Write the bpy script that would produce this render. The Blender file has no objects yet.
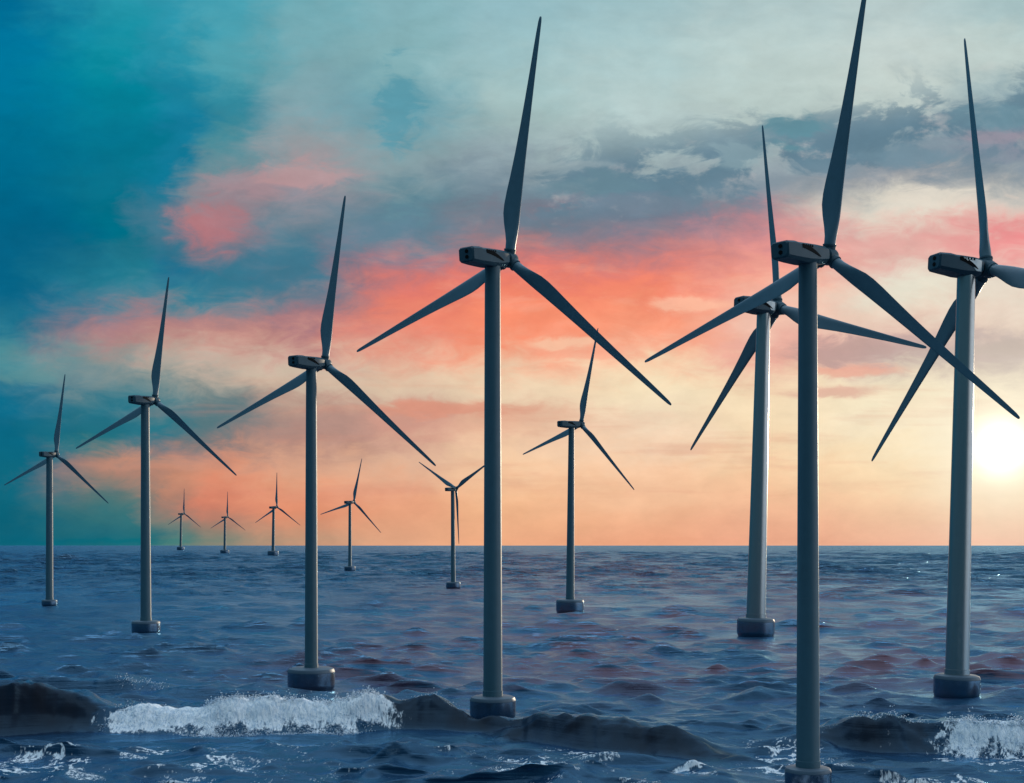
import bpy, bmesh, math, random
import numpy as np
from mathutils import Vector, Matrix

random.seed(7)
rng = np.random.default_rng(11)
C = bpy.context.scene
R = math.radians

# ------------------------------------------------------------------ helpers
CAM_H, F, HZ, CX = 30.0, 1300.0, 545.0, 512.0     # camera height (m), focal length in px, horizon row


def ground(px, row):
    d = F * CAM_H / (row - HZ)
    return (px - CX) * d / F, d


def lin(c):
    out = []
    for v in c[:3]:
        v /= 255.0
        out.append(v / 12.92 if v <= 0.04045 else ((v + 0.055) / 1.055) ** 2.4)
    return (*out, 1.0)


def link(o, parent=None):
    C.collection.objects.link(o)
    if parent is not None:
        o.parent = parent
    return o


def obj(name, bm, mat, parent=None, smooth=True, auto=None):
    me = bpy.data.meshes.new(name)
    bmesh.ops.recalc_face_normals(bm, faces=bm.faces[:])
    bm.to_mesh(me)
    bm.free()
    if smooth:
        me.polygons.foreach_set('use_smooth', [True] * len(me.polygons))
        if auto:
            me.set_sharp_from_angle(angle=R(auto))
    me.materials.append(mat)
    return link(bpy.data.objects.new(name, me), parent)


class NT:
    """small node-graph writer"""
    def __init__(self, tree):
        self.t = tree
        self.n = tree.nodes
        self.n.clear()

    def new(self, kind, **kw):
        nd = self.n.new(kind)
        for k, v in kw.items():
            setattr(nd, k, v)
        return nd

    def put(self, sock, v):
        if isinstance(v, bpy.types.NodeSocket):
            self.t.links.new(v, sock)
        elif v is not None:
            sock.default_value = v

    def m(self, op, a, b=None, c=None, clamp=False):
        nd = self.new('ShaderNodeMath', operation=op, use_clamp=clamp)
        for i, v in enumerate((a, b, c)):
            self.put(nd.inputs[i], v)
        return nd.outputs[0]

    def vm(self, op, a, b=None):
        nd = self.new('ShaderNodeVectorMath', operation=op)
        self.put(nd.inputs[0], a)
        self.put(nd.inputs[1], b)
        return nd.outputs[0]

    def sm(self, v, lo, hi, a=0.0, b=1.0):
        nd = self.new('ShaderNodeMapRange', interpolation_type='SMOOTHSTEP')
        self.put(nd.inputs['Value'], v)
        for k, x in (('From Min', lo), ('From Max', hi), ('To Min', a), ('To Max', b)):
            self.put(nd.inputs[k], x)
        return nd.outputs[0]

    def mix(self, fac, a, b, blend='MIX'):
        nd = self.new('ShaderNodeMix', data_type='RGBA', blend_type=blend)
        self.put(nd.inputs[0], fac)
        self.put(nd.inputs[6], a)
        self.put(nd.inputs[7], b)
        return nd.outputs[2]

    def xyz(self, x, y, z=0.0):
        nd = self.new('ShaderNodeCombineXYZ')
        for i, v in enumerate((x, y, z)):
            self.put(nd.inputs[i], v)
        return nd.outputs[0]

    def noise(self, vec, scale=1.0, detail=4.0, rough=0.5, dist=0.0, dim='3D', col=False):
        nd = self.new('ShaderNodeTexNoise', noise_dimensions=dim)
        self.put(nd.inputs['Vector'], vec)
        nd.inputs['Scale'].default_value = scale
        nd.inputs['Detail'].default_value = detail
        nd.inputs['Roughness'].default_value = rough
        nd.inputs['Distortion'].default_value = dist
        return nd.outputs['Color' if col else 'Fac']

    def gauss(self, u, v, cu, cv, su, sv):
        a = self.m('DIVIDE', self.m('SUBTRACT', u, cu), su)
        b = self.m('DIVIDE', self.m('SUBTRACT', v, cv), sv)
        d = self.m('ADD', self.m('MULTIPLY', a, a), self.m('MULTIPLY', b, b))
        return self.m('POWER', 0.36788, d)


# ------------------------------------------------------------------ render settings, camera
C.render.engine = 'CYCLES'
C.view_settings.view_transform = 'Standard'
C.view_settings.look = 'None'
C.view_settings.exposure = 0
C.view_settings.gamma = 1
C.cycles.max_bounces = 8
C.cycles.use_denoising = True

cam = bpy.data.cameras.new('camera')
co = link(bpy.data.objects.new('camera', cam))
cam.sensor_fit = 'HORIZONTAL'
cam.sensor_width = 36
cam.lens = 36 * F / 1024
cam.shift_y = (HZ - 391.5) / 1024
cam.clip_start = 1
cam.clip_end = 200000
co.location = (0, 0, CAM_H)
co.rotation_euler = (R(90), 0, 0)
C.camera = co

SUN_AZ, SUN_EL = R(20.6), R(4.0)      # the disc seen in the picture
LAMP_AZ, LAMP_EL = R(31), R(5)
LAMP_STRENGTH = 2.2

# ------------------------------------------------------------------ sky
SKY = [  # columns of the cloudscape: picture column, [(row, colour) ...]
    (0, [(0, (0, 106, 146)), (60, (0, 118, 156)), (120, (0, 112, 146)), (180, (0, 104, 138)), (240, (4, 98, 132)), (300, (14, 104, 137)), (330, (40, 118, 142)), (360, (75, 140, 150)), (390, (30, 115, 142)), (420, (12, 104, 132)), (480, (14, 104, 126)), (540, (10, 96, 118))]),
    (128, [(0, (40, 152, 172)), (60, (12, 138, 158)), (120, (6, 122, 146)), (180, (10, 115, 140)), (240, (24, 112, 134)), (300, (80, 130, 148)), (330, (172, 128, 130)), (360, (150, 148, 145)), (395, (100, 135, 142)), (425, (38, 112, 130)), (452, (90, 122, 126)), (472, (176, 132, 116)), (500, (96, 120, 118)), (540, (30, 108, 120))]),
    (168, [(0, (48, 150, 172)), (60, (35, 142, 165)), (105, (22, 126, 155)), (150, (20, 122, 152)), (185, (26, 118, 146)), (222, (66, 118, 140)), (250, (48, 114, 140)), (280, (38, 114, 144)), (305, (90, 130, 146)), (332, (180, 132, 130)), (370, (172, 162, 152)), (405, (90, 130, 138)), (440, (85, 118, 130)), (470, (200, 142, 118)), (505, (160, 126, 112)), (540, (80, 124, 120))]),
    (215, [(0, (70, 160, 178)), (60, (80, 158, 172)), (105, (50, 135, 155)), (150, (85, 140, 152)), (185, (128, 136, 146)), (222, (166, 122, 130)), (245, (130, 120, 134)), (275, (55, 118, 142)), (305, (110, 128, 142)), (335, (190, 138, 132)), (370, (190, 172, 158)), (405, (110, 130, 132)), (440, (120, 122, 124)), (470, (215, 145, 118)), (505, (205, 128, 105)), (540, (130, 132, 118))]),
    (300, [(0, (112, 170, 180)), (60, (122, 166, 174)), (110, (130, 162, 170)), (150, (152, 155, 160)), (185, (156, 146, 154)), (215, (120, 135, 148)), (260, (65, 120, 142)), (300, (110, 122, 138)), (335, (185, 132, 130)), (370, (205, 185, 165)), (405, (185, 155, 140)), (440, (180, 140, 128)), (470, (222, 165, 135)), (510, (225, 145, 112)), (540, (195, 150, 122))]),
    (400, [(0, (132, 178, 186)), (60, (130, 174, 180)), (105, (112, 162, 174)), (140, (125, 160, 168)), (175, (130, 155, 162)), (210, (95, 132, 148)), (245, (130, 130, 145)), (272, (208, 122, 118)), (310, (232, 130, 110)), (345, (230, 152, 130)), (385, (222, 195, 168)), (420, (208, 155, 138)), (460, (222, 178, 150)), (500, (232, 165, 130)), (540, (225, 165, 130))]),
    (512, [(0, (146, 186, 194)), (60, (156, 191, 195)), (120, (162, 188, 188)), (165, (140, 160, 168)), (205, (114, 130, 144)), (240, (150, 124, 132)), (272, (222, 124, 114)), (304, (244, 138, 108)), (340, (246, 158, 126)), (380, (236, 208, 176)), (415, (228, 180, 152)), (455, (242, 202, 166)), (500, (242, 188, 146)), (540, (236, 172, 132))]),
    (640, [(0, (158, 191, 196)), (60, (174, 201, 202)), (120, (182, 203, 202)), (160, (152, 170, 174)), (200, (120, 130, 145)), (240, (166, 126, 134)), (278, (234, 132, 114)), (316, (246, 150, 118)), (350, (250, 178, 146)), (390, (246, 222, 186)), (430, (242, 214, 184)), (470, (246, 202, 166)), (510, (242, 188, 150)), (540, (236, 168, 132))]),
    (768, [(0, (174, 197, 198)), (60, (188, 207, 204)), (115, (178, 195, 192)), (160, (150, 165, 172)), (200, (138, 138, 150)), (240, (212, 142, 142)), (280, (242, 168, 150)), (320, (240, 192, 172)), (352, (236, 176, 158)), (385, (244, 216, 182)), (440, (246, 218, 180)), (480, (246, 202, 162)), (510, (242, 186, 150)), (540, (236, 170, 138))]),
    (896, [(0, (182, 202, 202)), (60, (197, 211, 207)), (105, (186, 200, 196)), (142, (135, 156, 166)), (180, (150, 156, 162)), (215, (222, 212, 198)), (248, (226, 172, 164)), (290, (228, 222, 204)), (330, (228, 196, 180)), (352, (190, 165, 162)), (385, (240, 226, 196)), (420, (246, 230, 198)), (455, (248, 222, 182)), (495, (244, 204, 164)), (540, (236, 176, 146))]),
    (1024, [(0, (168, 194, 196)), (60, (190, 206, 202)), (100, (142, 166, 174)), (140, (132, 140, 156)), (180, (150, 160, 166)), (212, (215, 195, 185)), (245, (236, 140, 142)), (280, (230, 212, 198)), (325, (226, 205, 190)), (355, (190, 175, 172)), (395, (250, 236, 206)), (450, (252, 236, 200)), (500, (248, 216, 180)), (540, (240, 188, 162))]),
]


def build_world():
    w = bpy.data.worlds.new('World')
    C.world = w
    w.use_nodes = True
    g = NT(w.node_tree)
    tc = g.new('ShaderNodeTexCoord').outputs['Generated']
    sp = g.new('ShaderNodeSeparateXYZ')
    g.put(sp.inputs[0], tc)
    x, y, z = sp.outputs
    az = g.m('ARCTAN2', x, y)
    hyp = g.m('SQRT', g.m('ADD', g.m('MULTIPLY', x, x), g.m('MULTIPLY', y, y)))
    az_c = g.m('MINIMUM', g.m('MAXIMUM', az, -0.9), 0.9)
    sec = g.m('ADD', 1.0, g.m('MULTIPLY', 0.5, g.m('MULTIPLY', az_c, az_c)))
    el_t = g.m('DIVIDE', z, g.m('MAXIMUM', hyp, 0.02))
    pu = g.m('ADD', CX, g.m('MULTIPLY', F, g.m('TANGENT', az_c)))
    pv = g.m('SUBTRACT', HZ, g.m('MULTIPLY', F, g.m('MULTIPLY', el_t, sec)))

    # turbulence pushes the cloudscape about so that edges are ragged
    q = g.xyz(g.m('DIVIDE', pu, 150.0), g.m('DIVIDE', pv, 85.0), 3.1)
    n1 = g.noise(q, 1.0, 8.0, 0.60, 0.3, col=True)
    s1 = g.new('ShaderNodeSeparateColor')
    g.put(s1.inputs[0], n1)
    wu = g.m('ADD', pu, g.m('MULTIPLY', g.m('SUBTRACT', s1.outputs[0], 0.5), 150.0))
    amp = g.sm(pv, 545.0, 420.0, 16.0, 66.0)
    wv = g.m('ADD', pv, g.m('MULTIPLY', g.m('SUBTRACT', s1.outputs[1], 0.5), amp))

    q1 = g.xyz(g.m('DIVIDE', pu, 46.0), g.m('DIVIDE', pv, 19.0), 7.7)
    s2 = g.new('ShaderNodeSeparateColor')
    g.put(s2.inputs[0], g.noise(q1, 1.0, 7.0, 0.62, 0.6, col=True))
    wu = g.m('ADD', wu, g.m('MULTIPLY', g.m('SUBTRACT', s2.outputs[0], 0.5), 70.0))
    wv = g.m('ADD', wv, g.m('MULTIPLY', g.m('SUBTRACT', s2.outputs[1], 0.5), g.m('MULTIPLY', amp, 0.85)))

    t = g.m('DIVIDE', wv, 545.0, clamp=True)
    col = None
    for i, (cx_, stops) in enumerate(SKY):
        nd = g.new('ShaderNodeValToRGB')
        cr = nd.color_ramp
        cr.interpolation = 'CARDINAL'
        while len(cr.elements) < len(stops):
            cr.elements.new(0.5)
        for e, (row, c) in zip(cr.elements, stops):
            e.position = row / 545.0
            e.color = lin(c)
        g.put(nd.inputs[0], t)
        if col is None:
            col = nd.outputs[0]
        else:
            col = g.mix(g.sm(wu, float(SKY[i - 1][0]), float(cx_)), col, nd.outputs[0])

    # grey-blue cumulus rags along the upper edge of the bank
    q2 = g.xyz(g.m('DIVIDE', pu, 95.0), g.m('DIVIDE', pv, 52.0), 9.0)
    n2 = g.noise(q2, 1.0, 9.0, 0.62, 0.5)
    line = g.m('ADD', 192.0, g.m('MULTIPLY', g.m('SUBTRACT', pu, 560.0), -0.165))
    d = g.m('DIVIDE', g.m('SUBTRACT', pv, line), 46.0)
    band = g.m('POWER', 0.36788, g.m('MULTIPLY', d, d))
    band = g.m('MULTIPLY', band, g.sm(pu, 440.0, 580.0))
    puff = g.m('MULTIPLY', g.sm(g.m('ADD', n2, g.m('MULTIPLY', band, 0.16)), 0.55, 0.64), band)
    col = g.mix(g.m('MULTIPLY', puff, 0.95), col, lin((96, 128, 146)))
    lit = g.m('MULTIPLY', g.sm(g.noise(q2, 1.9, 6.0, 0.6), 0.56, 0.72), band)
    col = g.mix(g.m('MULTIPLY', lit, 0.35), col, lin((214, 205, 200)))
    # long thin bars of lower cloud
    q3 = g.xyz(g.m('DIVIDE', wu, 210.0), g.m('DIVIDE', pv, 20.0), 1.0)
    n3 = g.noise(q3, 1.0, 5.0, 0.55, 0.2)
    low = g.m('MULTIPLY', g.sm(pv, 330.0, 400.0), g.sm(pv, 545.0, 470.0))
    bars = g.m('MULTIPLY', g.m('MULTIPLY', g.sm(n3, 0.50, 0.72), low), g.sm(pu, 90.0, 280.0))
    col = g.mix(g.m('MULTIPLY', bars, 0.32), col, lin((214, 140, 118)))
    # single clouds: centre, reach, colour, strength
    for (cu, cv, su, sv, cc, st) in ((450, 409, 85, 8, (222, 150, 126), .75), (851, 350, 62, 13, (184, 152, 148), .75), (845, 371, 58, 6, (236, 164, 142), .7),
                                     (838, 392, 46, 6, (218, 166, 150), .7), (1015, 350, 45, 7, (186, 170, 164), .7), (585, 352, 60, 10, (246, 166, 138), .55),
                                     (690, 305, 36, 9, (250, 190, 160), .8), (560, 342, 30, 7, (246, 196, 164), .8), (212, 226, 26, 20, (196, 110, 112), .3),
                                     (250, 182, 50, 14, (176, 140, 146), .5), (300, 172, 44, 15, (196, 150, 150), .5), (592, 186, 56, 13, (104, 136, 150), .8),
                                     (792, 128, 30, 17, (96, 142, 156), .9), (742, 150, 26, 14, (140, 166, 174), .6), (905, 158, 52, 11, (112, 142, 158), .75),
                                     (1000, 118, 50, 14, (110, 146, 160), .7), (1000, 138, 40, 5, (170, 146, 156), .3), (930, 200, 50, 13, (232, 222, 206), .6),
                                     (630, 205, 60, 10, (118, 134, 150), .6), (30, 376, 40, 9, (96, 146, 150), .5), (560, 165, 46, 6, (150, 168, 174), .6),
                                     (150, 466, 60, 6, (206, 146, 122), .35), (398, 112, 22, 38, (80, 150, 168), .7)):
        gs = g.gauss(g.m('ADD', pu, g.m('MULTIPLY', g.m('SUBTRACT', s2.outputs[0], 0.5), 90.0)), g.m('ADD', pv, g.m('ADD', g.m('MULTIPLY', g.m('SUBTRACT', s2.outputs[1], 0.5), sv * 3.4), g.m('MULTIPLY', g.m('SUBTRACT', s1.outputs[2], 0.5), sv * 2.0))), float(cu), float(cv), float(su), float(sv))
        col = g.mix(g.m('MULTIPLY', g.sm(gs, 0.08, 0.75), st), col, lin(cc))
    # pink lit flecks in the red part of the bank
    red = g.gauss(pu, pv, 560.0, 300.0, 220.0, 55.0)
    n4 = g.noise(g.xyz(g.m('DIVIDE', pu, 70.0), g.m('DIVIDE', pv, 24.0), 5.0), 1.0, 6.0, 0.6, 0.4)
    col = g.mix(g.m('MULTIPLY', g.m('MULTIPLY', red, g.sm(n4, 0.5, 0.7)), 0.35), col, lin((250, 176, 150)))
    # fine mottling everywhere
    n5 = g.noise(q, 3.2, 7.0, 0.62, 0.2)
    val = g.m('ADD', 0.83, g.m('MULTIPLY', n5, 0.34))
    col = g.mix(1.0, col, g.xyz(val, val, val), 'MULTIPLY')

    # the sun and the bright air round it
    sd = Vector((math.sin(SUN_AZ) * math.cos(SUN_EL), math.cos(SUN_AZ) * math.cos(SUN_EL), math.sin(SUN_EL)))
    dt = g.new('ShaderNodeVectorMath', operation='DOT_PRODUCT')
    g.put(dt.inputs[0], tc)
    dt.inputs[1].default_value = sd
    ang = g.m('ARCCOSINE', g.m('MINIMUM', dt.outputs['Value'], 0.999999))
    def halo(sig):
        r_ = g.m('DIVIDE', ang, R(sig))
        return g.m('POWER', 0.36788, g.m('MULTIPLY', r_, r_))
    col = g.mix(g.m('MULTIPLY', halo(5.5), 0.30), col, lin((255, 238, 205)))
    col = g.mix(g.m('MULTIPLY', halo(2.5), 0.72), col, (1.0, 0.93, 0.74, 1))
    core = g.mix(halo(0.95), (0, 0, 0, 1), (1.4, 1.25, 1.0, 1))
    col = g.mix(1.0, col, core, 'ADD')

    # rest of the dome: air overhead and behind, with an added glow at the right
    sky = g.new('ShaderNodeTexSky')
    sky.sky_type = 'NISHITA'
    sky.sun_disc = False
    sky.sun_elevation = LAMP_EL
    sky.sun_rotation = LAMP_AZ
    sky.air_density = 1.4
    sky.dust_density = 0.6
    sky.ozone_density = 3.0
    nish = g.mix(1.0, sky.outputs[0], (0.07, 0.07, 0.07, 1), 'MULTIPLY')
    over = g.mix(g.sm(el_t, 0.35, 1.2), (0.54, 0.76, 0.98, 1), (0.64, 0.90, 1.25, 1))
    over = g.mix(1.0, over, nish, 'ADD')
    behind = (0.055, 0.160, 0.225, 1)
    right = (1.70, 1.75, 1.85, 1)  # unseen glow, added for bright bands on bases and towers
    aza = g.m('ABSOLUTE', az)
    dome = g.mix(g.sm(aza, R(40), R(95)), col, behind)
    added_glow = g.m('MULTIPLY', g.sm(az, R(46), R(72)), g.sm(az, R(148), R(116)))
    added_glow = g.m('MULTIPLY', added_glow, g.sm(el_t, 0.55, 0.15))
    dome = g.mix(added_glow, dome, right)
    col = g.mix(g.sm(el_t, 0.42, 0.85), dome, g.mix(g.sm(y, -0.25, 0.4), (0.13, 0.29, 0.41, 1), over))
    col = g.mix(g.sm(el_t, 0.85, 1.5), col, (0.85, 1.08, 1.32, 1))  # zenith brightened all round to lift the foam
    col = g.mix(g.sm(z, -0.002, -0.03), col, (0.012, 0.035, 0.06, 1))
    bg = g.new('ShaderNodeBackground')
    g.put(bg.inputs[0], col)
    bg.inputs[1].default_value = 1.0
    out = g.new('ShaderNodeOutputWorld')
    g.put(out.inputs[0], bg.outputs[0])
    w.cycles.sampling_method = 'MANUAL'
    w.cycles.sample_map_resolution = 1024


build_world()

sun = bpy.data.lights.new('sun', 'SUN')
sun.energy = LAMP_STRENGTH
sun.angle = R(0.5)
sun.color = (1.0, 0.80, 0.58)
so = link(bpy.data.objects.new('sun', sun))
sdir = Vector((math.sin(LAMP_AZ) * math.cos(LAMP_EL), math.cos(LAMP_AZ) * math.cos(LAMP_EL), math.sin(LAMP_EL)))
so.rotation_euler = sdir.to_track_quat('Z', 'Y').to_euler()
so.location = sdir * 500


# ------------------------------------------------------------------ materials
def paint(name, colour, rough, metallic=0.0, var=0.18, streak=True, coat=0.0, spec=0.5):
    m = bpy.data.materials.new(name)
    m.use_nodes = True
    g = NT(m.node_tree)
    tc = g.new('ShaderNodeTexCoord').outputs['Object']
    n = g.noise(tc, 0.6, 6.0, 0.6)
    f = g.m('MULTIPLY', g.sm(n, 0.35, 0.75), var)
    if streak:                          # rain runs down the steel
        mp = g.new('ShaderNodeMapping')
        g.put(mp.inputs['Vector'], tc)
        mp.inputs['Scale'].default_value = (2.2, 2.2, 0.05)
        n2 = g.noise(mp.outputs[0], 1.0, 5.0, 0.6)
        f = g.m('ADD', f, g.m('MULTIPLY', g.sm(n2, 0.5, 0.75), var))
    c = g.mix(f, (*colour, 1), tuple(v * 0.55 for v in colour) + (1,))
    b = g.new('ShaderNodeBsdfPrincipled')
    g.put(b.inputs['Base Color'], c)
    g.put(b.inputs['Roughness'], g.m('ADD', rough - 0.04, g.m('MULTIPLY', n, 0.1)))
    b.inputs['Metallic'].default_value = metallic
    b.inputs['Specular IOR Level'].default_value = spec
    b.inputs['Coat Weight'].default_value = coat
    b.inputs['Coat Roughness'].default_value = 0.10
    b.inputs['Coat IOR'].default_value = 1.8
    o = g.new('ShaderNodeOutputMaterial')
    g.put(o.inputs[0], b.outputs[0])
    return m


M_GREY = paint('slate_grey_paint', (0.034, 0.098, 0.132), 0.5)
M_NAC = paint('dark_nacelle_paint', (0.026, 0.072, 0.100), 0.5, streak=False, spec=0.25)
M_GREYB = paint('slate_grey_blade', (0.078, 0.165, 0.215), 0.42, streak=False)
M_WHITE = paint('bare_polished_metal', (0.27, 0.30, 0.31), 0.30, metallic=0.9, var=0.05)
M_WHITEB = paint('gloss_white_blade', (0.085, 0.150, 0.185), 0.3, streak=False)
M_STEEL = paint('galvanised_steel', (0.16, 0.215, 0.28), 0.22, metallic=1.0, var=0.25)
M_RIM = paint('worn_steel_rim', (0.07, 0.11, 0.15), 0.5, metallic=0.2, streak=False)
M_SUNLIT = paint('sunlit_patch_paint', (0.80, 0.82, 0.80), 0.3, streak=False)  # pale colour stands in for sunlight on the nacelle side
M_DARK = paint('black_rubber', (0.003, 0.004, 0.005), 0.7, streak=False, spec=0.08)


# ------------------------------------------------------------------ turbine pieces (local axes: x along the shaft towards the rotor, z up)
def lathe(bm, prof, axis='Z', seg=40, cap0=True, cap1=True, org=(0, 0, 0)):
    rings = []
    for (r, h) in prof:
        ring = []
        for k in range(seg):
            a = 2 * math.pi * k / seg
            if axis == 'Z':
                p = (r * math.cos(a), r * math.sin(a), h)
            else:
                p = (h, r * math.cos(a), r * math.sin(a))
            ring.append(bm.verts.new(Vector(p) + Vector(org)))
        rings.append(ring)
    for a, b in zip(rings, rings[1:]):
        for k in range(seg):
            bm.faces.new((a[k], a[(k + 1) % seg], b[(k + 1) % seg], b[k]))
    if cap0:
        bm.faces.new(rings[0][::-1])
    if cap1:
        bm.faces.new(rings[-1])
    return bm


def nacelle_sections(L, front):
    # x, half width, bottom, top, chamfer   (all in rotor radii)
    return [(-L - 0.000, 0.034, -0.030, 0.026, 0.008),
            (-L + 0.006, 0.040, -0.036, 0.031, 0.010),
            (-L + 0.050, 0.043, -0.040, 0.033, 0.010),
            (-L + 0.075, 0.044, -0.042, 0.030, 0.011),
            (-0.045, 0.045, -0.046, 0.031, 0.013),
            (0.015, 0.044, -0.046, 0.032, 0.016),
            (front - 0.016, 0.038, -0.040, 0.032, 0.017),
            (front, 0.031, -0.031, 0.030, 0.014)]


def nacelle_mesh(L, front, s):
    bm = bmesh.new()
    rings = []
    for (x, hw, zb, zt, c) in nacelle_sections(L, front):
        zb, zt = zb * .92, zt * .92
        pts = [(-hw + c, zb), (hw - c, zb), (hw, zb + c), (hw, zt - c * 0.8), (hw - c, zt), (-hw + c, zt), (-hw, zt - c * 0.8), (-hw, zb + c)]
        rings.append([bm.verts.new((x * s, yy * s, zz * s)) for yy, zz in pts])
    for a, b in zip(rings, rings[1:]):
        for k in range(8):
            bm.faces.new((a[k], a[(k + 1) % 8], b[(k + 1) % 8], b[k]))
    bm.faces.new(rings[0])
    bm.faces.new(rings[-1][::-1])
    bmesh.ops.bevel(bm, geom=[e for e in bm.edges if e.calc_face_angle(0) > 0.4], offset=0.004 * s, segments=2, affect='EDGES')
    return bm


def prism(bm, pts, thick, s, org, ax_u, ax_v, ax_n):
    """extruded outline; pts in (u, v)"""
    org, ax_u, ax_v, ax_n = map(Vector, (org, ax_u, ax_v, ax_n))
    lo = [bm.verts.new((org + ax_u * u + ax_v * v) * s) for u, v in pts]
    hi = [bm.verts.new((org + ax_u * u + ax_v * v + ax_n * thick) * s) for u, v in pts]
    n = len(pts)
    bm.faces.new(lo[::-1])
    bm.faces.new(hi)
    for k in range(n):
        bm.faces.new((lo[k], lo[(k + 1) % n], hi[(k + 1) % n], hi[k]))


BLADE = [  # r, chord, thickness ratio, twist(deg), share of chord ahead of the pitch axis
    (0.022, 0.044, 1.00, 0, .5), (0.05, 0.044, 1.00, 0, .5), (0.075, 0.046, .92, 6, .49), (0.11, 0.056, .66, 12, .43),
    (0.15, 0.068, .46, 14, .37), (0.19, 0.0755, .36, 13, .32), (0.23, 0.0755, .31, 11.5, .30), (0.28, 0.071, .28, 10, .30),
    (0.35, 0.062, .26, 8, .31), (0.45, 0.0515, .24, 6, .33), (0.55, 0.0435, .22, 4.5, .35), (0.66, 0.036, .21, 3, .37),
    (0.77, 0.029, .20, 2, .39), (0.87, 0.0235, .19, 1, .41), (0.94, 0.019, .18, .5, .44), (0.98, 0.0155, .18, 0, .47), (0.995, 0.011, .2, 0, .5), (1.0, 0.006, .2, 0, .5)]


def blade_mesh(s, hand):
    """blade along +z; trailing edge towards -y*hand ... built as a loft of airfoils"""
    bm = bmesh.new()
    rings = []
    N = 22
    for (r, ch, th, tw, ahead) in BLADE:
        ring = []
        a = R(tw + 7) * hand
        round_ = max(0.0, min(1.0, (th - 0.4) / 0.5))
        for k in range(N):
            t = 2 * math.pi * k / N
            xx = 0.5 * (1 - math.cos(t))                      # 0 at nose, 1 at tail
            foil = math.sin(t) * (0.5 * round_ + (1 - round_) * 0.5 * (1.30 * math.sqrt(max(1 - xx, 0)) * 0.8 + 0.05))
            u = (ahead - xx) * ch                             # positive = towards the leading edge
            v = foil * ch * th + (1 - round_) * 0.06 * ch * math.sin(math.pi * xx)
            uu = u * math.cos(a) - v * math.sin(a) * hand
            vv = u * math.sin(a) * hand + v * math.cos(a)
            bend = 0.006 * r * r                              # slight pre-bend upwind
            ring.append(bm.verts.new(((vv * 1.0 + bend) * s, -uu * hand * s, r * s)))
        rings.append(ring)
    for a, b in zip(rings, rings[1:]):
        for k in range(N):
            bm.faces.new((a[k], a[(k + 1) % N], b[(k + 1) % N], b[k]))
    bm.faces.new(rings[0][::-1])
    bm.faces.new(rings[-1])
    return bm


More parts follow.
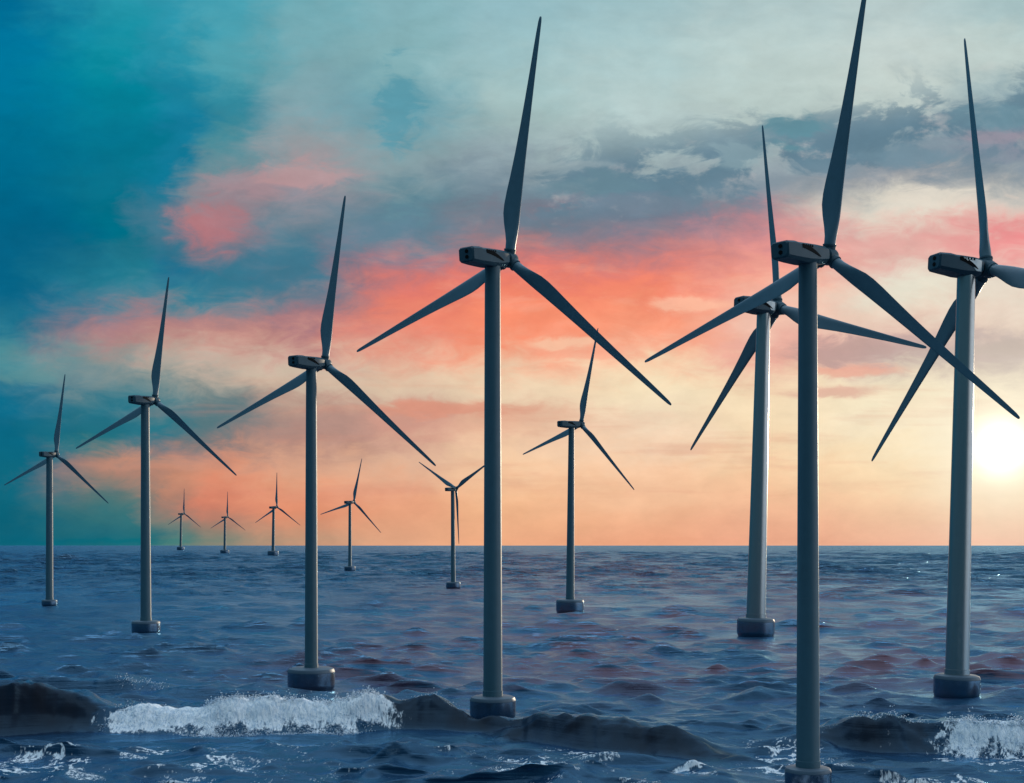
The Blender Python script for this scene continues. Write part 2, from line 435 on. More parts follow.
def turbine(label, xt, xb, row, base_px, base_h_px, tow_bot, tow_top, psi, O, Rr, th, Zh, cone, L, tau, white=False, hand=1, seg=80):
    d0 = F * CAM_H / (row - HZ)
    D = d0 + base_px * d0 / F
    m = D / F                                                  # metres per picture pixel at that distance
    X = (xb - CX) * m
    lean = math.atan2((xt - xb) * m, Zh)
    root = bpy.data.objects.new('wind_turbine', None)
    link(root)
    root.location = (X, D, 0)
    root.rotation_euler = (0, lean, 0)
    root['label'] = label
    root['category'] = 'wind turbine'
    root['group'] = 'wind turbines standing in the sea'
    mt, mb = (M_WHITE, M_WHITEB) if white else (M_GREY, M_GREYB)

    rb = base_px * m
    hb = base_h_px * m                                         # height of the float above the sea
    bev = min(rb * 0.16, hb * 0.2)
    bm = lathe(bmesh.new(), [(rb * .80, -4.0), (rb * .88, -0.25 * hb), (rb * .93, -0.02 * hb), (rb * .985, hb * .13), (rb, hb * .25), (rb, hb - bev * 1.25)], seg=56)
    fb = obj('floating_base', bm, M_STEEL, root, auto=40)
    bm = lathe(bmesh.new(), [(rb * .999, hb - bev * 1.24), (rb * 1.004, hb - bev * 1.1), (rb - bev * .35, hb - bev * .3), (rb - bev * 1.2, hb), (rb * .3, hb + 0.02)], seg=56)
    obj('deck_rim', bm, M_RIM, fb, auto=40)

    r0, r1 = tow_bot * m / 2, tow_top * m / 2
    top = Zh - 0.038 * Rr
    prof = [(r0 * 1.06, hb + .02), (r0 * 1.06, hb + 0.012 * Zh), (r0, hb + 0.0125 * Zh)]
    for k in (1, 2, 3):
        h = hb + (top - hb) * k / 3
        r = r0 + (r1 - r0) * k / 3
        if k < 3:
            prof += [(r, h - 0.06), (r * 1.006, h - 0.05), (r * 1.006, h + 0.05), (r, h + 0.06)]
        else:
            prof += [(r, h)]
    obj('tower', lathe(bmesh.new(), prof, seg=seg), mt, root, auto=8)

    # nacelle carrier
    rot = Matrix.Rotation(math.pi / 2 - psi, 4, 'Z') @ Matrix.Rotation(-tau, 4, 'Y')
    mat = Matrix.Translation((0, 0, Zh)) @ rot
    front = O / Rr - 0.036
    L *= 0.85
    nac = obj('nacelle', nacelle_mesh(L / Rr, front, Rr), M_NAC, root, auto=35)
    nac.matrix_local = mat
    l = L / Rr
    for zc in (0.010, -0.013):
        bm = bmesh.new()
        pts = [(0.0085 * math.cos(a), 0.0075 * math.sin(a)) for a in np.linspace(0, 2 * math.pi, 20, endpoint=False)]
        prism(bm, pts, 0.0022, Rr, (-l - 0.0002, -0.006, zc), (0, 1, 0), (0, 0, 1), (-1, 0, 0))
        obj('rear_vent', bm, M_DARK, nac, smooth=False)
    for sgn in (-1, 1):
        bm = bmesh.new()
        x0, x1 = -l + 0.085, 0.02
        up, dn = [], []
        for k in range(13):
            t = k / 12
            xx = x0 + (x1 - x0) * t
            zc = 0.012 - 0.030 * t ** 1.7
            wd = 0.0075 * math.sin(math.pi * min(1, 0.18 + 0.82 * t)) ** .7 + 0.0006
            up.append((xx, zc + wd))
            dn.append((xx, zc - wd))
        prism(bm, up + dn[::-1], 0.0016, Rr, (0, sgn * 0.0444, 0), (1, 0, 0), (0, 0, 1), (0, sgn, 0))
        obj('side_groove', bm, M_DARK, nac, smooth=False)
    if white:  # sunlit patch of the nacelle side, put in as a pale panel
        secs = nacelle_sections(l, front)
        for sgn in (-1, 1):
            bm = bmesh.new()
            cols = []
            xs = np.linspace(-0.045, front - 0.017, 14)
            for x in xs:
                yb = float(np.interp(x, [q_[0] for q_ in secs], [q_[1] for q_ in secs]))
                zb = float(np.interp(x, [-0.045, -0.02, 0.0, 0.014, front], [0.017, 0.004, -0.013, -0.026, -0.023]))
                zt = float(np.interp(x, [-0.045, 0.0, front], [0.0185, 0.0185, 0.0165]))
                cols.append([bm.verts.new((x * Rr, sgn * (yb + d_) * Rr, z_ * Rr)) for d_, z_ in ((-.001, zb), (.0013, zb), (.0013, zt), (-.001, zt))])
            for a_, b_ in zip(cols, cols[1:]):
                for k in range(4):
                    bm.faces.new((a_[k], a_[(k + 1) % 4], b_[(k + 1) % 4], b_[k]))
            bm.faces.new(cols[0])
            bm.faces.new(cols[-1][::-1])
            obj('sunlit_patch', bm, M_SUNLIT, nac, smooth=False)
    comb = [(-l + 0.084, 0.0), (-l + 0.150, 0.0)]
    for k in range(5):
        xx = -l + 0.150 - 0.0132 * k
        comb += [(xx, 0.0085), (xx - 0.0075, 0.0085)] + ([(xx - 0.0075, 0.0012), (xx - 0.0132, 0.0012)] if k < 4 else [(-l + 0.084, 0.0085)])
    for sgn in (-1, 1):
        bm = bmesh.new()
        prism(bm, comb, 0.0018, Rr, (0, sgn * 0.0444, 0.0125), (1, 0, 0), (0, 0, 1), (0, sgn, 0))
        obj('cooling_grille', bm, M_DARK, nac, smooth=False)

    # hub: dark bearing gap, drum, nose
    o = O / Rr
    bm = lathe(bmesh.new(), [(0.0255, -0.040), (0.0255, -0.026)], 'X', 28, org=(0, 0, 0))
    for v in bm.verts:
        v.co *= Rr
    hubm = Matrix.Translation(mat @ Vector((O, 0, 0))) @ rot
    bearing = obj('bearing_ring', bm, M_DARK, root, auto=40)
    bearing.matrix_local = hubm
    bm = lathe(bmesh.new(), [(0.027, -0.027), (0.033, -0.022), (0.035, 0.0), (0.033, 0.018), (0.027, 0.034), (0.017, 0.045), (0.006, 0.050)], 'X', 32)
    for k in range(3):
        a = th + k * 2 * math.pi / 3
        u = Vector((0, -math.sin(a), math.cos(a)))             # +z up, picture right is -y here
        M4 = Vector((0, 0, 1)).rotation_difference(u).to_matrix().to_4x4()
        sub = lathe(bmesh.new(), [(0.0245, 0.012), (0.0245, 0.038), (0.0262, 0.0385), (0.0262, 0.0445), (0.0225, 0.045)], 'Z', 28)
        bmesh.ops.transform(sub, matrix=M4, verts=sub.verts[:])
        tmp = bpy.data.meshes.new('tmp')
        sub.to_mesh(tmp)
        sub.free()
        bm.from_mesh(tmp)
        bpy.data.meshes.remove(tmp)
    for v in bm.verts:
        v.co *= Rr
    hub = obj('rotor_hub', bm, M_NAC, root, auto=40)
    hub.matrix_local = hubm
    for k in range(3):
        a = th + k * 2 * math.pi / 3
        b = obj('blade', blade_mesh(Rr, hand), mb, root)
        b.matrix_local = hubm @ Matrix.Rotation(a, 4, 'X') @ Matrix.Rotation(cone, 4, 'Y')
    return root


GR = R
TURB = [
    # label, tower top x, base x, water row, base half width, base height, tower width bottom, top, yaw, overhang, R, phase, hub z, cone, tail, tilt
    ("small dark turbine at the far left edge in front of the teal sky", 49.5, 49.5, 606, 7.5, 6, 7.2, 6.2, 25.1, 4.4, 40.0, 8.5, 75.0, 1.9, 6.6, 2.3),
    ("grey turbine second from the left, standing left of the three tiny ones", 145.1, 146, 634, 14, 12.5, 10.5, 8.2, 27.1, 4.7, 42.3, 9.2, 79.5, 2.1, 7.7, 2.9),
    ("leftmost of the three tiny turbines on the horizon", 181.2, 180.6, 550.3, 3.7, 3.6, 2.3, 1.9, 28.9, 24.0, 142.9, 3.2, 207.4, 0, 23.7, 5.0),
    ("middle one of the three tiny turbines on the horizon", 225.0, 224.7, 553.7, 4.4, 3.8, 2.5, 2.0, 26.5, 14.5, 87.7, 2.5, 126.8, 0, 18.6, 4.6),
    ("rightmost and tallest of the three tiny turbines on the horizon", 273.6, 273.1, 556, 5.5, 5.2, 3.2, 2.5, 31.8, 13.5, 94.7, 2.6, 133.6, 0.6, 17.1, 4.8),
    ("tall dark turbine behind the long white breaking wave, rising from above the foam", 311.3, 311.3, 692, 23.5, 22, 13, 10.5, 31.5, 4.3, 34.9, 9.9, 68.0, 1.7, 6.9, 3.1),
    ("small distant turbine with one blade up, right of the tower behind the foam", 349.9, 349.9, 571.3, 5.6, 5, 3.4, 2.7, 29.5, 7.4, 51.1, 14.3, 79.2, 0.4, 10.2, 2.6),
    ("small distant turbine with one blade pointing straight down and two raised in a Y", 452.6, 453.3, 588.6, 7.2, 6.5, 4.6, 3.6, 37.5, 3.73, 38.7, 61.0, 68.9, 0.1, 7.9, 4.7),
    ("big dark turbine at the centre, base at the end of a brown wave", 492.6, 492.8, 722, 23, 23, 19, 15.6, 36.5, 4.75, 40.8, 12.1, 79.6, 1.5, 8.8, 5.4),
    ("medium dark turbine whose top blade tip crosses a blade of the big central one", 571.5, 570, 613.5, 14, 13.5, 8.4, 5.8, 49.2, 5.8, 42.9, 14.5, 83.6, 1.5, 8.6, 2.4),
    ("pale turbine half hidden behind the left blade and tower of the nearest turbine", 763.7, 755.5, 637, 18.7, 18, 19, 13.2, 61.2, 6.15, 66.7, -12, 109.1, 1.7, 12.5, -0.3),
    ("nearest dark turbine, its base cut off by the bottom edge of the picture", 807.8, 808, 791, 23, 20, 23, 18.2, 47.5, 4.4, 33.0, 12.3, 66.2, -0.4, 7.0, 3.8),
    ("pale turbine at the right edge beside the sun, bright strip down its tower", 966.4, 956.5, 701, 22.5, 24, 23, 17.5, 72.2, 4.75, 51.8, -13.7, 84.6, 0.5, 8.9, -2.2),
]
for i, t in enumerate(TURB):
    (lab, xt, xb, row, bp, bh, tb, tt, psi, O, Rr, th, Zh, cone, L, tau) = t
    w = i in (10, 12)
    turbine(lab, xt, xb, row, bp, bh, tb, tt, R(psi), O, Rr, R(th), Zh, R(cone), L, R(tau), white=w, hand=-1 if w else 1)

# ------------------------------------------------------------------ sea
# crest lines of the breakers: picture column, row of the foot, height in picture pixels
RIDGES = [
    [(-260, 742, 30), (-80, 738, 46), (0, 737, 50), (40, 736, 47), (70, 736, 38), (98, 736, 26), (150, 736, 23), (192, 736, 25), (222, 736, 35), (290, 735, 33), (345, 734, 30), (385, 732, 31), (430, 733, 31), (462, 734, 22), (478, 735, 9), (510, 740, 9), (530, 742, 22), (600, 752, 32), (680, 760, 25), (722, 764, 10), (770, 768, 0)],
    [(790, 752, 0), (830, 752, 14), (870, 754, 35), (945, 757, 29), (1024, 761, 32), (1120, 764, 34), (1300, 768, 10)],
    [(-300, 694, 8), (-100, 698, 17), (0, 699, 18), (110, 699, 17), (160, 700, 8), (230, 703, 13), (300, 704, 6), (340, 704, 0)],
    [(820, 703, 0), (880, 704, 8), (960, 706, 9), (1040, 706, 10), (1200, 706, 4)],
]


BASES = []
for t in TURB:
    m_ = CAM_H / (t[3] - HZ)
    BASES.append(((t[2] - CX) * m_, F * m_ + t[4] * m_, t[4] * m_))


def ridge_arrays(rd):
    xs, ys, hs = [], [], []
    for (px, row, h) in rd:
        X, D = ground(px, row)
        xs.append(X)
        ys.append(D)
        hs.append(h * D / F)
    return np.array(xs), np.array(ys), np.array(hs)


RA = [ridge_arrays(r) for r in RIDGES]
FRONT = [7.5, 6.5, 6.0, 6.0]
BACK = [14.0, 13.0, 12.0, 12.0]


def vnoise(x, y, seed, oct=4, rough=0.55):
    """cheap value noise, arrays"""
    def h(ix, iy, s):
        n = (ix * 374761393 + iy * 668265263 + s * 982451653) & 0x7fffffff
        n = ((n ^ (n >> 13)) * 1274126177) & 0x7fffffff
        return ((n ^ (n >> 16)) & 0xffff) / 65535.0
    tot, amp, s = 0, 1.0, 0
    for o in range(oct):
        ix, iy = np.floor(x).astype(np.int64), np.floor(y).astype(np.int64)
        fx, fy = x - ix, y - iy
        fx, fy = fx * fx * (3 - 2 * fx), fy * fy * (3 - 2 * fy)
        v = (h(ix, iy, seed + o) * (1 - fx) + h(ix + 1, iy, seed + o) * fx) * (1 - fy) + (h(ix, iy + 1, seed + o) * (1 - fx) + h(ix + 1, iy + 1, seed + o) * fx) * fy
        tot = tot + amp * v
        s += amp
        amp *= rough
        x, y = x * 2.03 + 17.3, y * 2.03 + 5.1
    return tot / s


def sstep(a, b, v):
    t = np.clip((v - a) / (b - a), 0, 1)
    return t * t * (3 - 2 * t)


WAVES = []      # smooth swell and ripples
for lam, amp, n in ((110, .40, 4), (58, .30, 7), (30, .16, 9), (15, .09, 10), (8, .055, 12), (4.5, .035, 12)):
    for _ in range(n):
        l_ = lam * rng.uniform(.75, 1.3)
        ang = rng.normal(0.12, 0.50)
        k = 2 * math.pi / l_
        WAVES.append((k * math.sin(ang), k * math.cos(ang), rng.uniform(0, 6.28), amp * math.sqrt(2.0 / n) * rng.uniform(.6, 1.3), l_))
CREST = []      # short-crested wavelets that stand up in scattered peaks: (waves, rms height, threshold, gain)
for lam, rms, thr, gain, n in ((38, .70, .75, 1.9, 20), (19, .62, .60, 2.2, 22), (10, .36, .55, 2.3, 22), (5.5, .17, .55, 2.0, 18)):
    ws = []
    for _ in range(n):
        l_ = lam * rng.uniform(.7, 1.5)
        ang = rng.normal(0.10, 0.62)
        k = 2 * math.pi / l_
        ws.append((k * math.sin(ang), k * math.cos(ang), rng.uniform(0, 6.28), rms * math.sqrt(2.0 / n), l_))
    CREST.append((ws, rms, thr, gain))
FAR_CREST = []
for lam, rms, thr, gain, n in ((105, 1.9, .65, 2.0, 22),):
    ws = []
    for _ in range(n):
        l_ = lam * rng.uniform(.6, 1.6)
        ang = rng.normal(0.10, 0.55)
        k = 2 * math.pi / l_
        ws.append((k * math.sin(ang), k * math.cos(ang), rng.uniform(0, 6.28), rms * math.sqrt(2.0 / n), l_))
    FAR_CREST.append((ws, rms, thr, gain))


def sea_height(X, Y, spacing):
    z = np.zeros_like(X)
    dx = np.zeros_like(X)
    dy = np.zeros_like(X)
    gust = 0.55 + 0.9 * vnoise(X / 60, Y / 130, 3, 3)       # rougher and calmer water
    for kx, ky, ph, a, l_ in WAVES:
        fade = np.clip((l_ / spacing - 2.2) / 3.0, 0, 1)
        arg = kx * X + ky * Y + ph
        s_ = np.sin(arg)
        aa = a * fade
        z += aa * np.cos(arg)
        kk = math.hypot(kx, ky)
        dx -= aa * s_ * kx / kk
        dy -= aa * s_ * ky / kk
    z *= gust
    fadeout = sstep(9000, 2200, Y) * .85 + .15
    far = sstep(300, 900, Y)
    for ci, (ws, rms, thr, gain) in enumerate(CREST + FAR_CREST):
        h = np.zeros_like(X)
        hx = np.zeros_like(X)
        hy = np.zeros_like(X)
        for kx, ky, ph, a, l_ in ws:
            fade = np.clip((l_ / spacing - 2.0) / 2.5, 0, 1)
            arg = kx * X + ky * Y + ph
            h += a * fade * np.cos(arg)
            sn = a * fade * np.sin(arg) / math.hypot(kx, ky)
            hx -= sn * kx
            hy -= sn * ky
        up = np.clip(h - thr * rms, 0, None)
        pk = up * up / (up + .35 * rms)
        wgt = (.35 + .65 * far) * fadeout if ci == 0 else (sstep(500, 1600, Y) * sstep(16000, 5000, Y) if ci == len(CREST) else fadeout)
        z += wgt * gust * (.42 * h + .62 * gain * pk)
        dx += wgt * gust * .75 * hx
        dy += wgt * gust * (.75 * hy - .7 * pk)              # peaks pitch forward, towards the shore
    q = 1.0
    # the breakers
    calm = np.ones_like(X)
    add = np.zeros_like(X)
    lean = np.zeros_like(X)
    for (rx, ry, rh), fr, bk in zip(RA, FRONT, BACK):
        foot = np.interp(X, rx, ry) + 3.6 * (vnoise(X / 9, X * 0 + 2.2, 8, 4) - .5)
        amp = np.interp(X, rx, rh, left=0, right=0)
        amp = amp * (0.72 + 0.56 * vnoise(X / 6.0, X * 0 + 7.7, 5, 4))
        s_ = Y - foot
        prof = np.where(s_ < fr, sstep(0, fr, s_), np.exp(-np.clip((s_ - fr) / bk, 0, 20) ** 1.5))
        prof = np.where(s_ < 0, 0, prof)
        add = np.maximum(add, amp * prof)
        trough = -0.12 * amp * np.exp(-((s_ + 4) / 5.0) ** 2)
        add += trough
        near = np.exp(-(np.clip(np.abs(s_ - 4) - 6, 0, None) / 8.0) ** 2) * np.clip(amp / 3, 0, 1)
        calm *= 1 - 0.80 * near
        lean += np.where((s_ > fr * .4) & (s_ < fr + 4), -0.32 * amp * np.clip(1 - np.abs(s_ - fr) / 4, 0, 1), 0)
    for bx, by, br in BASES:                                    # water lies quieter against the floats
        dd = np.hypot(X - bx, (Y - by) * .8) / br
        q_ = np.exp(-(np.clip(dd - 1.1, 0, None) / 1.1) ** 2)
        calm *= 1 - .8 * q_
        add *= 1 - .75 * q_
    fine = (vnoise(X / 1.3, Y / 1.0, 21, 3) - .5) * 0.16 * np.clip(2.0 - spacing, 0, 1)
    ppx = CX + F * X / np.maximum(Y, 1)
    frothy = np.maximum(sstep(95, 135, ppx) * sstep(398, 360, ppx), sstep(930, 975, ppx)) * np.clip(add / 1.2, 0, 1) * (Y < 240)
    bil = 1 - np.abs(2 * vnoise(X / 2.6, Y / 3.0, 61, 3, .5) - 1) + .5 * (1 - np.abs(2 * vnoise(X / 1.0, Y / 1.1, 71, 2, .5) - 1))
    fine = fine + frothy * .62 * (bil - 1.05)
    fine = fine * np.where(frothy < .05, calm ** 2, 1.0)
    fine = fine + (1 - sstep(0, .3, frothy)) * np.clip(add / 2.5, 0, 1) * (Y < 260) * (1.5 * (vnoise(X / 4.5 + .2 * Y, Y / 3.2, 131, 2, .45) - .5) + .42 * (vnoise(X / 1.7, Y / 1.5, 137, 2, .45) - .5))
    return z * calm + add + fine, dx * q * calm * gust, dy * q * calm * gust + lean


def build_sea():
    ds = [8.0]
    while ds[-1] < 70000:
        d = ds[-1]
        if d < 150:
            st = max(1.0, (150 - d) * 0.08)
        elif d < 240:
            st = 0.36
        elif d < 12000:
            st = min(max(d * d / 39000 * 0.55, 0.45), 6.0 + max(0, d - 1500) * .006)
        else:
            st = d * 0.06
        ds.append(d + st)
    ds = np.array(ds)
    tin = np.linspace(-0.42, 0.42, 860)
    tl = -np.geomspace(0.425, 6.0, 60)[::-1]
    tt = np.concatenate([tl, tin, -tl[::-1]])
    Dg, Tg = np.meshgrid(ds, tt, indexing='ij')
    X0, Y0 = Dg * Tg, Dg.copy()
    sp = np.gradient(ds)[:, None] * np.ones_like(Tg)
    sp = np.maximum(sp, np.gradient(tt)[None, :] * Dg)
    z, dx, dy = sea_height(X0, Y0, sp)
    X, Y = X0 + dx, Y0 + dy
    nr, nc = X.shape
    v = np.stack([X, Y, z], -1).reshape(-1, 3)
    i = np.arange(nr * nc).reshape(nr, nc)
    q = np.stack([i[:-1, :-1], i[:-1, 1:], i[1:, 1:], i[1:, :-1]], -1).reshape(-1, 4)
    me = bpy.data.meshes.new('sea')
    me.vertices.add(len(v))
    me.vertices.foreach_set('co', v.ravel())
    me.loops.add(q.size)
    me.loops.foreach_set('vertex_index', q.ravel())
    me.polygons.add(len(q))
    me.polygons.foreach_set('loop_start', np.arange(0, q.size, 4))
    me.polygons.foreach_set('loop_total', np.full(len(q), 4))
    me.update(calc_edges=True)
    me.polygons.foreach_set('use_smooth', np.ones(len(q), bool))
    # attributes: where the surf leaves foam, where sand is stirred up
    px = CX + F * X0 / Y0
    row = HZ + F * CAM_H / Y0
    foam = np.zeros_like(X0)
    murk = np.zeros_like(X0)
    for k, ((rx, ry, rh), fr, bk) in enumerate(zip(RA, FRONT, BACK)):
        if k > 1:
            continue
        foot = np.interp(X0, rx, ry) + 3.6 * (vnoise(X0 / 9, X0 * 0 + 2.2, 8, 4) - .5)
        amp = np.interp(X0, rx, rh, left=0, right=0)
        px = CX + F * X0 / Y0 + 50 * (vnoise(X0 / 3, Y0 / 2, 64, 4, .6) - .5)
        s_ = Y0 - foot
        if k == 0:
            fz = sstep(84, 128, px + 30 * (vnoise(X0 / 1.4, Y0 / 1.6, 52, 3) - .5)) * sstep(412, 358, px)
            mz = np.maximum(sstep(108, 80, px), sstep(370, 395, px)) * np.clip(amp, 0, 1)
        else:
            fz = sstep(935, 965, px)
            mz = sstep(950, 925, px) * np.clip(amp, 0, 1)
        tt_ = s_ / fr                                           # 0 at the foot, 1 at the crest
        clump = vnoise(X0 / 2.4 + 9, Y0 / 2.2, 41, 4, .6)
        streak = vnoise(X0 / .8, Y0 / 5.0, 43, 4, .6)
        solid = sstep(-.10, .65, tt_ + .9 * (clump - .5)) * (.55 + .75 * streak)
        if k == 0:
            fz = fz * np.where(tt_ > .75, sstep(118, 150, px), 1.0)
        foam = np.maximum(foam, fz * np.clip(solid, 0, 1) * sstep(-.25, .02, tt_) * sstep(1.55, 1.1, tt_ + .5 * (clump - .5)) * np.clip(amp / 1.5, 0, 1))
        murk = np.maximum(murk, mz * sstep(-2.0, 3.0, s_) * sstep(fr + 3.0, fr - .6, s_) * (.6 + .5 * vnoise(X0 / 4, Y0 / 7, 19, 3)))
    # lace of spent foam in front of the waves
    def lace(sx, sy, seed, wd):
        wx = X0 + 2.0 * (vnoise(X0 / 5, Y0 / 8, seed + 40, 3) - .5) * 2
        wy = Y0 + 3.0 * (vnoise(X0 / 6, Y0 / 9, seed + 60, 3) - .5) * 2
        n = vnoise(wx / sx, wy / sy, seed, 4, .6)
        return np.exp(-((n - .5) / wd) ** 2)
    zone = sstep(740, 752, row) * np.clip(.55 + .6 * sstep(480, 545, px) + .45 * sstep(250, 200, px), 0, 1)
    zone = np.maximum(zone, 1.0 * np.exp(-((px - 590) / 85) ** 2 - ((row - 762) / 9) ** 2))
    zone = np.maximum(zone, .8 * np.exp(-((px - 900) / 120) ** 2 - ((row - 768) / 11) ** 2))
    ahead = np.interp(X0, RA[0][0], RA[0][1]) - Y0
    zone = zone * np.where(px < 745, sstep(-1.5, 2.0, ahead), 1.0)
    big = sstep(.36, .58, vnoise(X0 / 13, Y0 / 12, 77, 3))
    la = np.maximum(lace(8, 4.5, 31, .034), lace(3.6, 2.2, 35, .045) * .8)
    foam = np.maximum(foam, zone * la * big * .72)
    foam = np.maximum(foam, zone * .40 * sstep(.60, .72, vnoise(X0 / 6, Y0 / 5, 93, 4, .6)))
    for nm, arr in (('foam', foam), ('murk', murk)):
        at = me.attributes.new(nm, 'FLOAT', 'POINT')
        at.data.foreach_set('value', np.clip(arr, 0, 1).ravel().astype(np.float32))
    o = link(bpy.data.objects.new('sea', me))
    o['kind'] = 'structure'
    return o


def water_material():
    m = bpy.data.materials.new('sea_water')
    m.use_nodes = True
    g = NT(m.node_tree)
    pos = g.new('ShaderNodeNewGeometry').outputs['Position']
    fo = g.new('ShaderNodeAttribute', attribute_name='foam').outputs['Fac']
    mu = g.new('ShaderNodeAttribute', attribute_name='murk').outputs['Fac']
    def mapped(sx, sy, rz=0.0):
        mp = g.new('ShaderNodeMapping')
        g.put(mp.inputs['Vector'], pos)
        mp.inputs['Scale'].default_value = (sx, sy, 0.3)
        mp.inputs['Rotation'].default_value = (0, 0, rz)
        return mp.outputs[0]
    na = g.noise(mapped(0.20, 0.34, 0.12), 1.0, 6.0, 0.6, 0.4)
    nb = g.noise(mapped(0.9, 1.3, -0.2), 1.0, 5.0, 0.6, 0.3)
    gust = g.sm(g.noise(mapped(0.012, 0.0035, 0.1), 1.0, 5.0, 0.6, 0.5), 0.36, 0.64, 0.35, 1.5)
    hgt = g.m('MULTIPLY', gust, g.m('ADD', g.m('MULTIPLY', na, 0.75), g.m('MULTIPLY', nb, 0.30)))
    sy = g.new('ShaderNodeSeparateXYZ')
    g.put(sy.inputs[0], pos)
    hgt = g.m('MULTIPLY', hgt, g.m('MULTIPLY', g.sm(sy.outputs[1], 190.0, 420.0, 0.35, 1.0), g.m('SUBTRACT', 1.0, g.m('MULTIPLY', mu, 0.80, clamp=True))))
    swell = g.noise(mapped(0.040, 0.020, 0.08), 1.0, 4.0, 0.55, 0.6)
    hgt = g.m('ADD', hgt, g.m('MULTIPLY', g.m('MULTIPLY', swell, 19.0), g.sm(sy.outputs[1], 350.0, 1300.0)))
    bp = g.new('ShaderNodeBump')
    bp.inputs['Strength'].default_value = 0.9
    bp.inputs['Distance'].default_value = 1.0
    g.put(bp.inputs['Height'], hgt)
    nrm = bp.outputs[0]
    # body colour: blue water, red-cloud reflections coloured in as reddish-brown patches, and sand
    npat = g.noise(mapped(0.016, 0.010), 1.0, 6.0, 0.65, 0.8)
    body = g.mix(g.sm(npat, 0.35, 0.7), (0.006, 0.026, 0.060, 1), (0.010, 0.038, 0.078, 1))
    red_reflect = g.noise(mapped(0.035, 0.022, 0.05), 1.0, 7.0, 0.62, 0.6)
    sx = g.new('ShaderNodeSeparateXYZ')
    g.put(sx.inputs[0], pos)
    reflect_zone = g.m('MULTIPLY', g.m('MULTIPLY', g.sm(sx.outputs[0], -110.0, 10.0), g.sm(sx.outputs[0], 420.0, 160.0)), g.sm(sx.outputs[1], 215.0, 330.0))
    body = g.mix(g.m('MULTIPLY', g.m('MULTIPLY', g.sm(red_reflect, 0.43, 0.53), 0.95), reflect_zone), body, (0.150, 0.040, 0.038, 1))  # red sky reflection put into the body colour
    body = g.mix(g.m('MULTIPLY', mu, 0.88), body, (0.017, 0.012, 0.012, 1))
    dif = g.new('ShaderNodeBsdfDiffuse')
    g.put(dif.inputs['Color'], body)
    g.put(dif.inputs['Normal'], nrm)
    glo = g.new('ShaderNodeBsdfGlossy')
    glo.inputs['Color'].default_value = (0.38, 0.72, 1.0, 1)
    glo.inputs['Roughness'].default_value = 0.22
    g.put(glo.inputs['Normal'], nrm)
    fr = g.new('ShaderNodeFresnel')
    fr.inputs['IOR'].default_value = 1.5
    g.put(fr.inputs['Normal'], nrm)
    ms = g.new('ShaderNodeMixShader')
    g.put(ms.inputs[0], g.m('MULTIPLY', g.m('MULTIPLY', fr.outputs[0], 0.96), g.m('SUBTRACT', 1.0, g.m('MULTIPLY', mu, 0.62, clamp=True))))
    g.put(ms.inputs[1], dif.outputs[0])
    g.put(ms.inputs[2], glo.outputs[0])
    # foam: broken into bubbles
    bub = g.noise(mapped(2.6, 1.5), 1.0, 7.0, 0.7, 0.6)
    ff = g.sm(g.m('ADD', fo, g.m('MULTIPLY', g.m('SUBTRACT', bub, 0.5), 1.5)), 0.28, 0.62)
    ff = g.m('MULTIPLY', ff, g.sm(fo, 0.02, 0.2))
    fb = g.new('ShaderNodeBump')
    fb.inputs['Strength'].default_value = 0.6
    fb.inputs['Distance'].default_value = 1.0
    fn = g.noise(mapped(0.9, 0.6), 1.0, 6.0, 0.62, 0.4)
    g.put(fb.inputs['Height'], g.m('ADD', g.m('MULTIPLY', bub, 0.7), g.m('MULTIPLY', fn, 1.3)))
    fd = g.new('ShaderNodeBsdfDiffuse')
    g.put(fd.inputs['Color'], g.mix(g.sm(bub, 0.36, 0.60), (0.56, 0.66, 0.76, 1), (0.95, 0.96, 0.97, 1)))
    g.put(fd.inputs['Normal'], fb.outputs[0])
    m2 = g.new('ShaderNodeMixShader')
    g.put(m2.inputs[0], ff)
    g.put(m2.inputs[1], ms.outputs[0])
    g.put(m2.inputs[2], fd.outputs[0])
    o = g.new('ShaderNodeOutputMaterial')
    g.put(o.inputs[0], m2.outputs[0])
    return m


sea = build_sea()
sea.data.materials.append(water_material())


# ------------------------------------------------------------------ surf: froth thrown up by the breakers (countless clots, one object)
def foam_material():
    m = bpy.data.materials.new('surf_froth')
    m.use_nodes = True
    g = NT(m.node_tree)
    tc = g.new('ShaderNodeNewGeometry').outputs['Position']
    n = g.noise(tc, 1.1, 5.0, 0.6)
    c = g.mix(g.sm(n, .35, .65), (0.66, 0.76, 0.86, 1), (0.90, 0.93, 0.95, 1))
    d = g.new('ShaderNodeBsdfDiffuse')
    t = g.new('ShaderNodeBsdfTranslucent')
    g.put(d.inputs[0], c)
    g.put(t.inputs[0], c)
    m_ = g.new('ShaderNodeMixShader')
    m_.inputs[0].default_value = 0.38
    g.put(m_.inputs[1], d.outputs[0])
    g.put(m_.inputs[2], t.outputs[0])
    o = g.new('ShaderNodeOutputMaterial')
    g.put(o.inputs[0], m_.outputs[0])
    return m


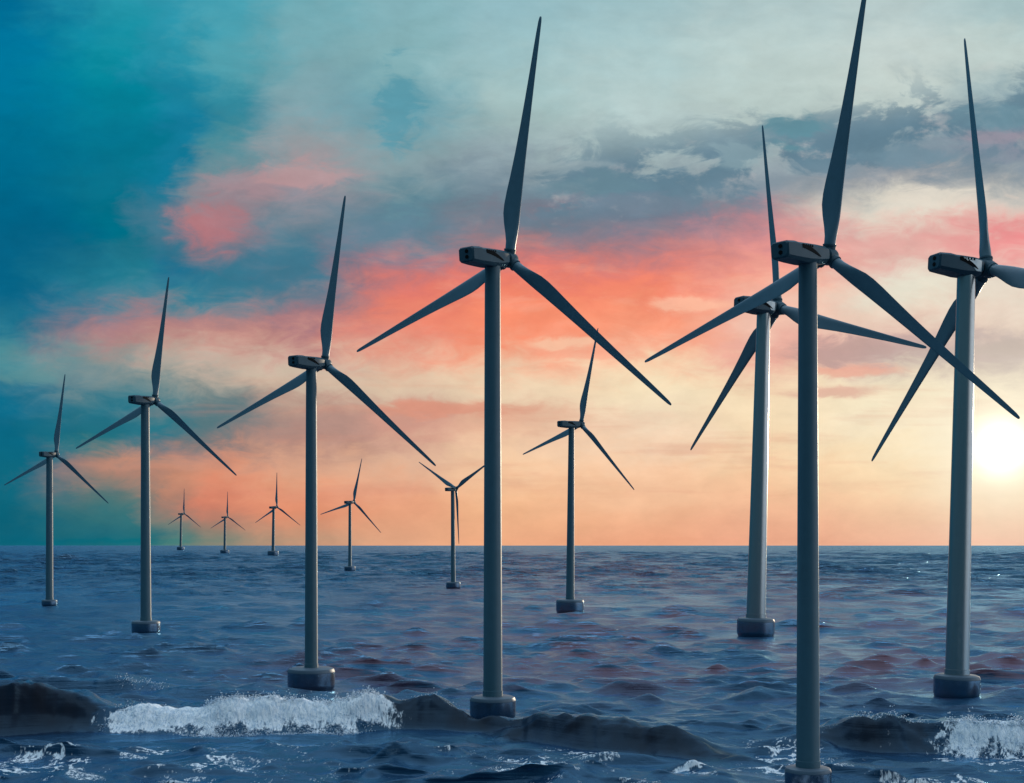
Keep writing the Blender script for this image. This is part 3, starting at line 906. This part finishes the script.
def build_surf():
    bm = bmesh.new()
    bmesh.ops.create_icosphere(bm, subdivisions=1, radius=1.0)
    bv = np.array([v.co[:] for v in bm.verts])
    bf = np.array([[v.index for v in f.verts] for f in bm.faces])
    bm.free()
    P = []

    def add(k, px0, px1, n, t0, t1, dens, rmin, rmax, thr):
        rx, ry, rh = RA[k]
        fr = FRONT[k]
        x0, x1 = [ground(p, np.interp(p, [q[0] for q in RIDGES[k]], [q[1] for q in RIDGES[k]]))[0] for p in (px0, px1)]
        X = rng.uniform(x0, x1, n)
        t = rng.uniform(t0, t1, n)
        foot = np.interp(X, rx, ry) + 3.6 * (vnoise(X / 9, X * 0 + 2.2, 8, 4) - .5)
        Y = foot + fr * np.clip(t, -.3, 1) + np.clip(t - 1, 0, 9) * 2.5
        ends = np.minimum((X - x0), (x1 - X)) / (0.16 * (x1 - x0))
        nz = vnoise(X / 2.6, t * 3.0 + X * .1, 50 + k, 4, .6)
        edge = np.minimum(1, np.minimum((t - t0), (t1 - t)) / (.22 * (t1 - t0)))
        keep = nz + .25 * np.clip(ends, 0, 1) + .2 * edge > thr + .06
        X, Y, t, nz, edge = X[keep], Y[keep], t[keep], nz[keep], edge[keep]
        zz, dx, dy = sea_height(X, Y, np.full_like(X, .36))
        r = rng.uniform(rmin, rmax, len(X)) * (.5 + .8 * edge) * (.6 + .8 * nz)
        lift = np.where(t > .85, rng.exponential(.26, len(X)), rng.exponential(.08, len(X))) + 1.0 * np.clip(vnoise(X / 1.6, Y / 2.2, 88, 3) - .50, 0, 1) * np.clip(t, 0, 1)
        P.append(np.stack([X + dx, Y + dy - r * .3, zz + lift + r * .2, r], -1))

    add(0, 92, 225, 900, .0, 1.2, 1, .02, .07, .76)
    add(0, 190, 396, 2200, .80, 1.2, 1, .02, .08, .72)
    add(0, 190, 390, 900, .0, .70, 1, .02, .07, .78)
    add(0, 140, 360, 1600, -.20, .30, 1, .02, .07, .74)
    add(0, 385, 480, 160, .85, 1.1, 1, .02, .07, .74)
    add(1, 940, 1150, 2800, .75, 1.2, 1, .02, .08, .72)
    add(1, 940, 1150, 1200, -.05, .60, 1, .02, .07, .78)
    add(1, 850, 960, 300, .85, 1.15, 1, .02, .08, .76)
    add(2, 105, 165, 300, .5, 1.3, 1, .02, .08, .72)
    P_ = np.concatenate(P)
    n = len(P_)
    jit = 1 + .40 * rng.standard_normal((n, len(bv), 1)).clip(-2, 2)
    sc = rng.uniform(.7, 1.3, (n, 1, 3))
    V = bv[None] * jit * sc * P_[:, None, 3:4] + P_[:, None, :3]
    Fc = bf[None] + (np.arange(n) * len(bv))[:, None, None]
    me = bpy.data.meshes.new('surf_foam')
    Vf, Ff = V.reshape(-1, 3), Fc.reshape(-1, 3)
    me.vertices.add(len(Vf))
    me.vertices.foreach_set('co', Vf.ravel())
    me.loops.add(Ff.size)
    me.loops.foreach_set('vertex_index', Ff.ravel())
    me.polygons.add(len(Ff))
    me.polygons.foreach_set('loop_start', np.arange(0, Ff.size, 3))
    me.polygons.foreach_set('loop_total', np.full(len(Ff), 3))
    me.update(calc_edges=True)
    me.polygons.foreach_set('use_smooth', np.ones(len(me.polygons), bool))
    me.materials.append(foam_material())
    o = link(bpy.data.objects.new('surf_foam', me))
    o['kind'] = 'stuff'
    o['label'] = 'white froth of the breaking waves in the foreground'
    o['category'] = 'sea foam'


build_surf()
